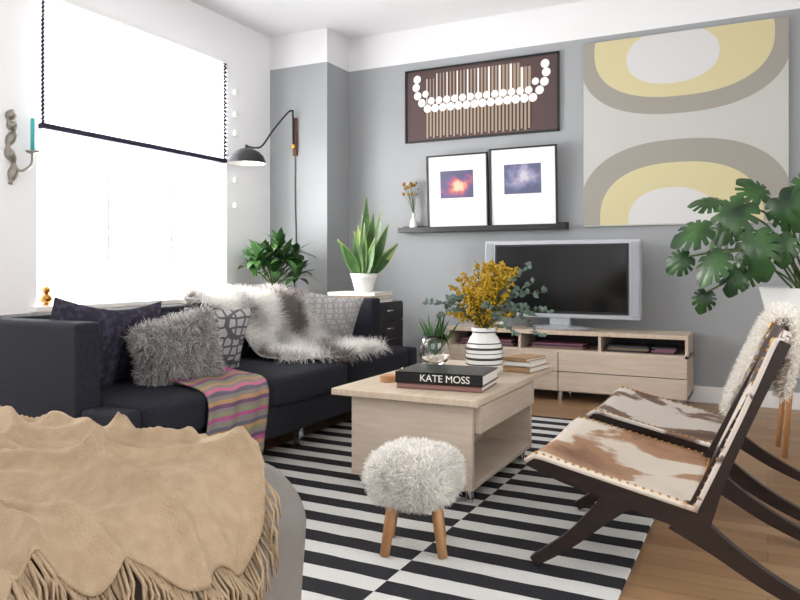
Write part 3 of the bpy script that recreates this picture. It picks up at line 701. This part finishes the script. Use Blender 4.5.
leaves=[((-.15,4.28,1.30),(-.5,-.1,-.6),.17),((-.33,4.22,1.20),(-.9,-.1,-.25),.14),((-.24,4.10,1.04),(-.6,-.2,-.7),.13),((-.06,4.15,1.12),(.1,-.3,-.9),.16),
((.08,4.25,1.32),(.4,-.1,-.5),.15),((.06,4.2,1.13),(.1,-.3,-.9),.11),((-.42,4.3,1.04),(-.9,0,-.6),.10),((-.30,4.2,.84),(-.3,-.2,-1),.08),((.24,4.25,1.17),(.5,-.2,-.4),.15),
((-.05,4.4,1.40),(-.3,.1,.5),.12),((.18,4.35,1.42),(.4,0,.4),.13),((-.15,4.2,.96),(-.3,-.3,-.9),.10),((-.20,4.5,1.2),(-.7,.2,-.3),.13),((.4,4.4,1.25),(.9,0,-.3),.17),((-.28,4.4,1.36),(-.8,.1,.2),.11),((-.10,4.45,1.0),(-.4,.1,-.7),.12)]
for i,(c,d,r) in enumerate(leaves):
    nn=(R.uniform(-.6,.5),-1,R.uniform(.2,1.3)); monleaf(c,d,nn,r,i)
    cc=Vector(c); b=Vector((mp_[0]+R.uniform(-.05,.05),mp_[1]+R.uniform(-.05,.05),.85)); dd=Vector(d).normalized()
    st=cc-dd*r*.35; m1=b.lerp(st,.45)+Vector((0,0,.14)); stq.add(ptube(spl([tuple(b),tuple(m1),tuple(st)],8),.006,6),M_stem,True)
q.out(mo); stq.out(mo)
# ---------------------------------------------------------------- bed
bed=empty('bed',(-1.7,.1,0))
xe,ye,zt_=-.815,1.27,.605; RC=.13; ra=.10
def prof1(a,edge,r):
    s=a-(edge-r)
    if s<=0: return a,0
    if s<r*pi/2: t=s/r; return edge-r+r*math.sin(t), r*(1-math.cos(t))
    return edge, r+(s-r*pi/2)
def bedp(a,b,off=0,wr=True):
    x,dx_=prof1(a,xe,ra); y,dy_=prof1(b,ye,ra); z=zt_-dx_-dy_
    if x>xe-RC and y>ye-RC:
        ux,uy=x-(xe-RC),y-(ye-RC); m=max(ux,uy); h=math.hypot(ux,uy)
        if h>1e-6: x=xe-RC+ux*m/h; y=ye-RC+uy*m/h
    n=noise.noise(Vector((x*3.5,y*3.5,z*3)))*.018+noise.noise(Vector((x*8,y*8,z*3+4)))*.014
    k=min(1,(dx_+dy_)/ra); nx=1 if dx_>dy_ else 0
    if wr:
        z+=n*(1-.7*k); x+=(n*1.2+off+.014*math.sin(y*22+z*3)*k)*k*nx; y+=(n*1.2+off)*k*(1-nx)*(1 if dy_>0 else 0)
    z+=off*(1-k)+off*.5*k
    return x,y,max(z,.06)
def duv(u,v):
    a=-2.7+(2.7+xe+.52)*u; b=-1.0+(1.0+ye+.52)*v
    return bedp(a,b)
V=[];F=[];nu,nv=140,150
for i in range(nu+1):
    for j in range(nv+1): V.append(duv(i/nu,j/nv))
for i in range(nu):
    for j in range(nv): F.append([i*(nv+1)+j,(i+1)*(nv+1)+j,(i+1)*(nv+1)+j+1,i*(nv+1)+j+1])
q=MB('duvet'); q.add((V,F),M_duvet,True); q.out(bed)
q=MB('mattress'); q.add(psoft((-1.78,.10,.34),(.88,1.05,.19),10,8),M_trim,True); q.out(bed)
q=MB('bed_frame'); q.add(pbox(-2.68,-.92,-1.0,1.15,.06,.2,.01),M_blackwood)
for x in (-2.6,-1.04):
    for y in (-.9,1.05): q.add(pbox(x-.03,x+.03,y-.03,y+.03,.0135 if y>1 and x>-2.4 else 0,.06),M_blackwood)
q.out(bed)
th=empty('throw_blanket',(-1.3,.9,.62))
def sst(x): x=min(1,max(0,x)); return x*x*(3-2*x)
def thr(u,v):
    b=.52+.90*v+.02*math.sin(u*6)+.015*math.sin(u*13)
    amax=xe-.01+.09*sst((b-.6)/.4)+.015*math.sin(v*40)
    k=sst((b-1.0)/.34); amax=amax*(1-k)+(-1.34)*k
    a=-2.25+(amax+2.25)*u
    x,y,z=bedp(a,b,.008)
    # crumpled wool folds: sharp ridges with soft valleys, fanning to the fringed end
    q1=noise.noise(Vector((a*1.7,b*1.7,0))); q2=noise.noise(Vector((a*2.1,b*2.1,5)))
    r1=1-abs(math.sin((b*11+a*7)+3.2*q1)); r2=1-abs(math.sin((b*16-a*3)+3.6*q2)); 
    rn=1-abs(noise.noise(Vector((a*4.5,b*6.0,3))))*2.4
    h=.040*r1**3.0+.030*r2**3.0+.018*max(0,rn)+.008*noise.noise(Vector((a*11,b*11,7)))
    f=sst((z-.50)/.08)
    return (x+h*.8*(1-f),y,z+h*(.25+.75*f))
V,F=pshell(thr,230,210,.006); q=MB('cloth'); q.add((V,F),M_throw,True); q.out(th)
q=MB('fringe')
for k in range(95):
    v=k/95*.62; x,y,z=thr(1,v); 
    for j in range(2):
        dx_=R.uniform(-.004,.012); dy_=R.uniform(-.03,.02)
        q.add(ptube([(x-.004,y,z),(x+.020+dx_,y+dy_*.5,z-.03),(x+.024+dx_,y+dy_,z-.065-R.uniform(0,.02))],[.0032,.0026,.0014],5),M_throw,True)
q.out(th)
# ---------------------------------------------------------------- lights
def area(name,loc,rot,sx,sy,p,col=(1,1,1)):
    l=bpy.data.lights.new(name,'AREA'); l.shape='RECTANGLE'; l.size=sx; l.size_y=sy; l.energy=p; l.color=col
    o=bpy.data.objects.new(name,l); o.location=loc; o.rotation_euler=rot; bpy.context.collection.objects.link(o); return o
area('daylight_window_1',(XL-.7,4.6,1.75),(0,-pi/2,0),3.4,5.0,860,(1,.985,.96))
area('fill_light_left',(XL-.7,1.0,1.75),(0,-pi/2,0),3.0,2.2,130,(1,.99,.97))  # added fill lamp outside the unseen bed-side opening
area('fill_light_rear',(-.7,YR-.5,1.7),(pi/2,0,0),3.2,2.2,38,(.97,.98,1))  # added fill lamp behind the camera, source out of view
area('fill_light_right',(XR+.6,1.4,1.7),(0,pi/2,0),2.4,2.6,80,(.98,.99,1))  # added fill lamp, off frame, brightening the left wall
wd=bpy.data.worlds.new('world'); bpy.context.scene.world=wd; wd.use_nodes=True
wd.node_tree.nodes['Background'].inputs[0].default_value=(.92,.96,1,1); wd.node_tree.nodes['Background'].inputs[1].default_value=1.2
# ---------------------------------------------------------------- camera
cd=bpy.data.cameras.new('camera'); co=bpy.data.objects.new('camera',cd); bpy.context.collection.objects.link(co)
co.location=(0,0,1.0); co.rotation_euler=(pi/2,0,math.radians(26.85)); cd.sensor_width=36; cd.lens=32.7; cd.shift_y=-33/800; cd.clip_start=.02
bpy.context.scene.camera=co
vs=bpy.context.scene.view_settings; vs.view_transform='Standard'; vs.look='None'; vs.exposure=.22
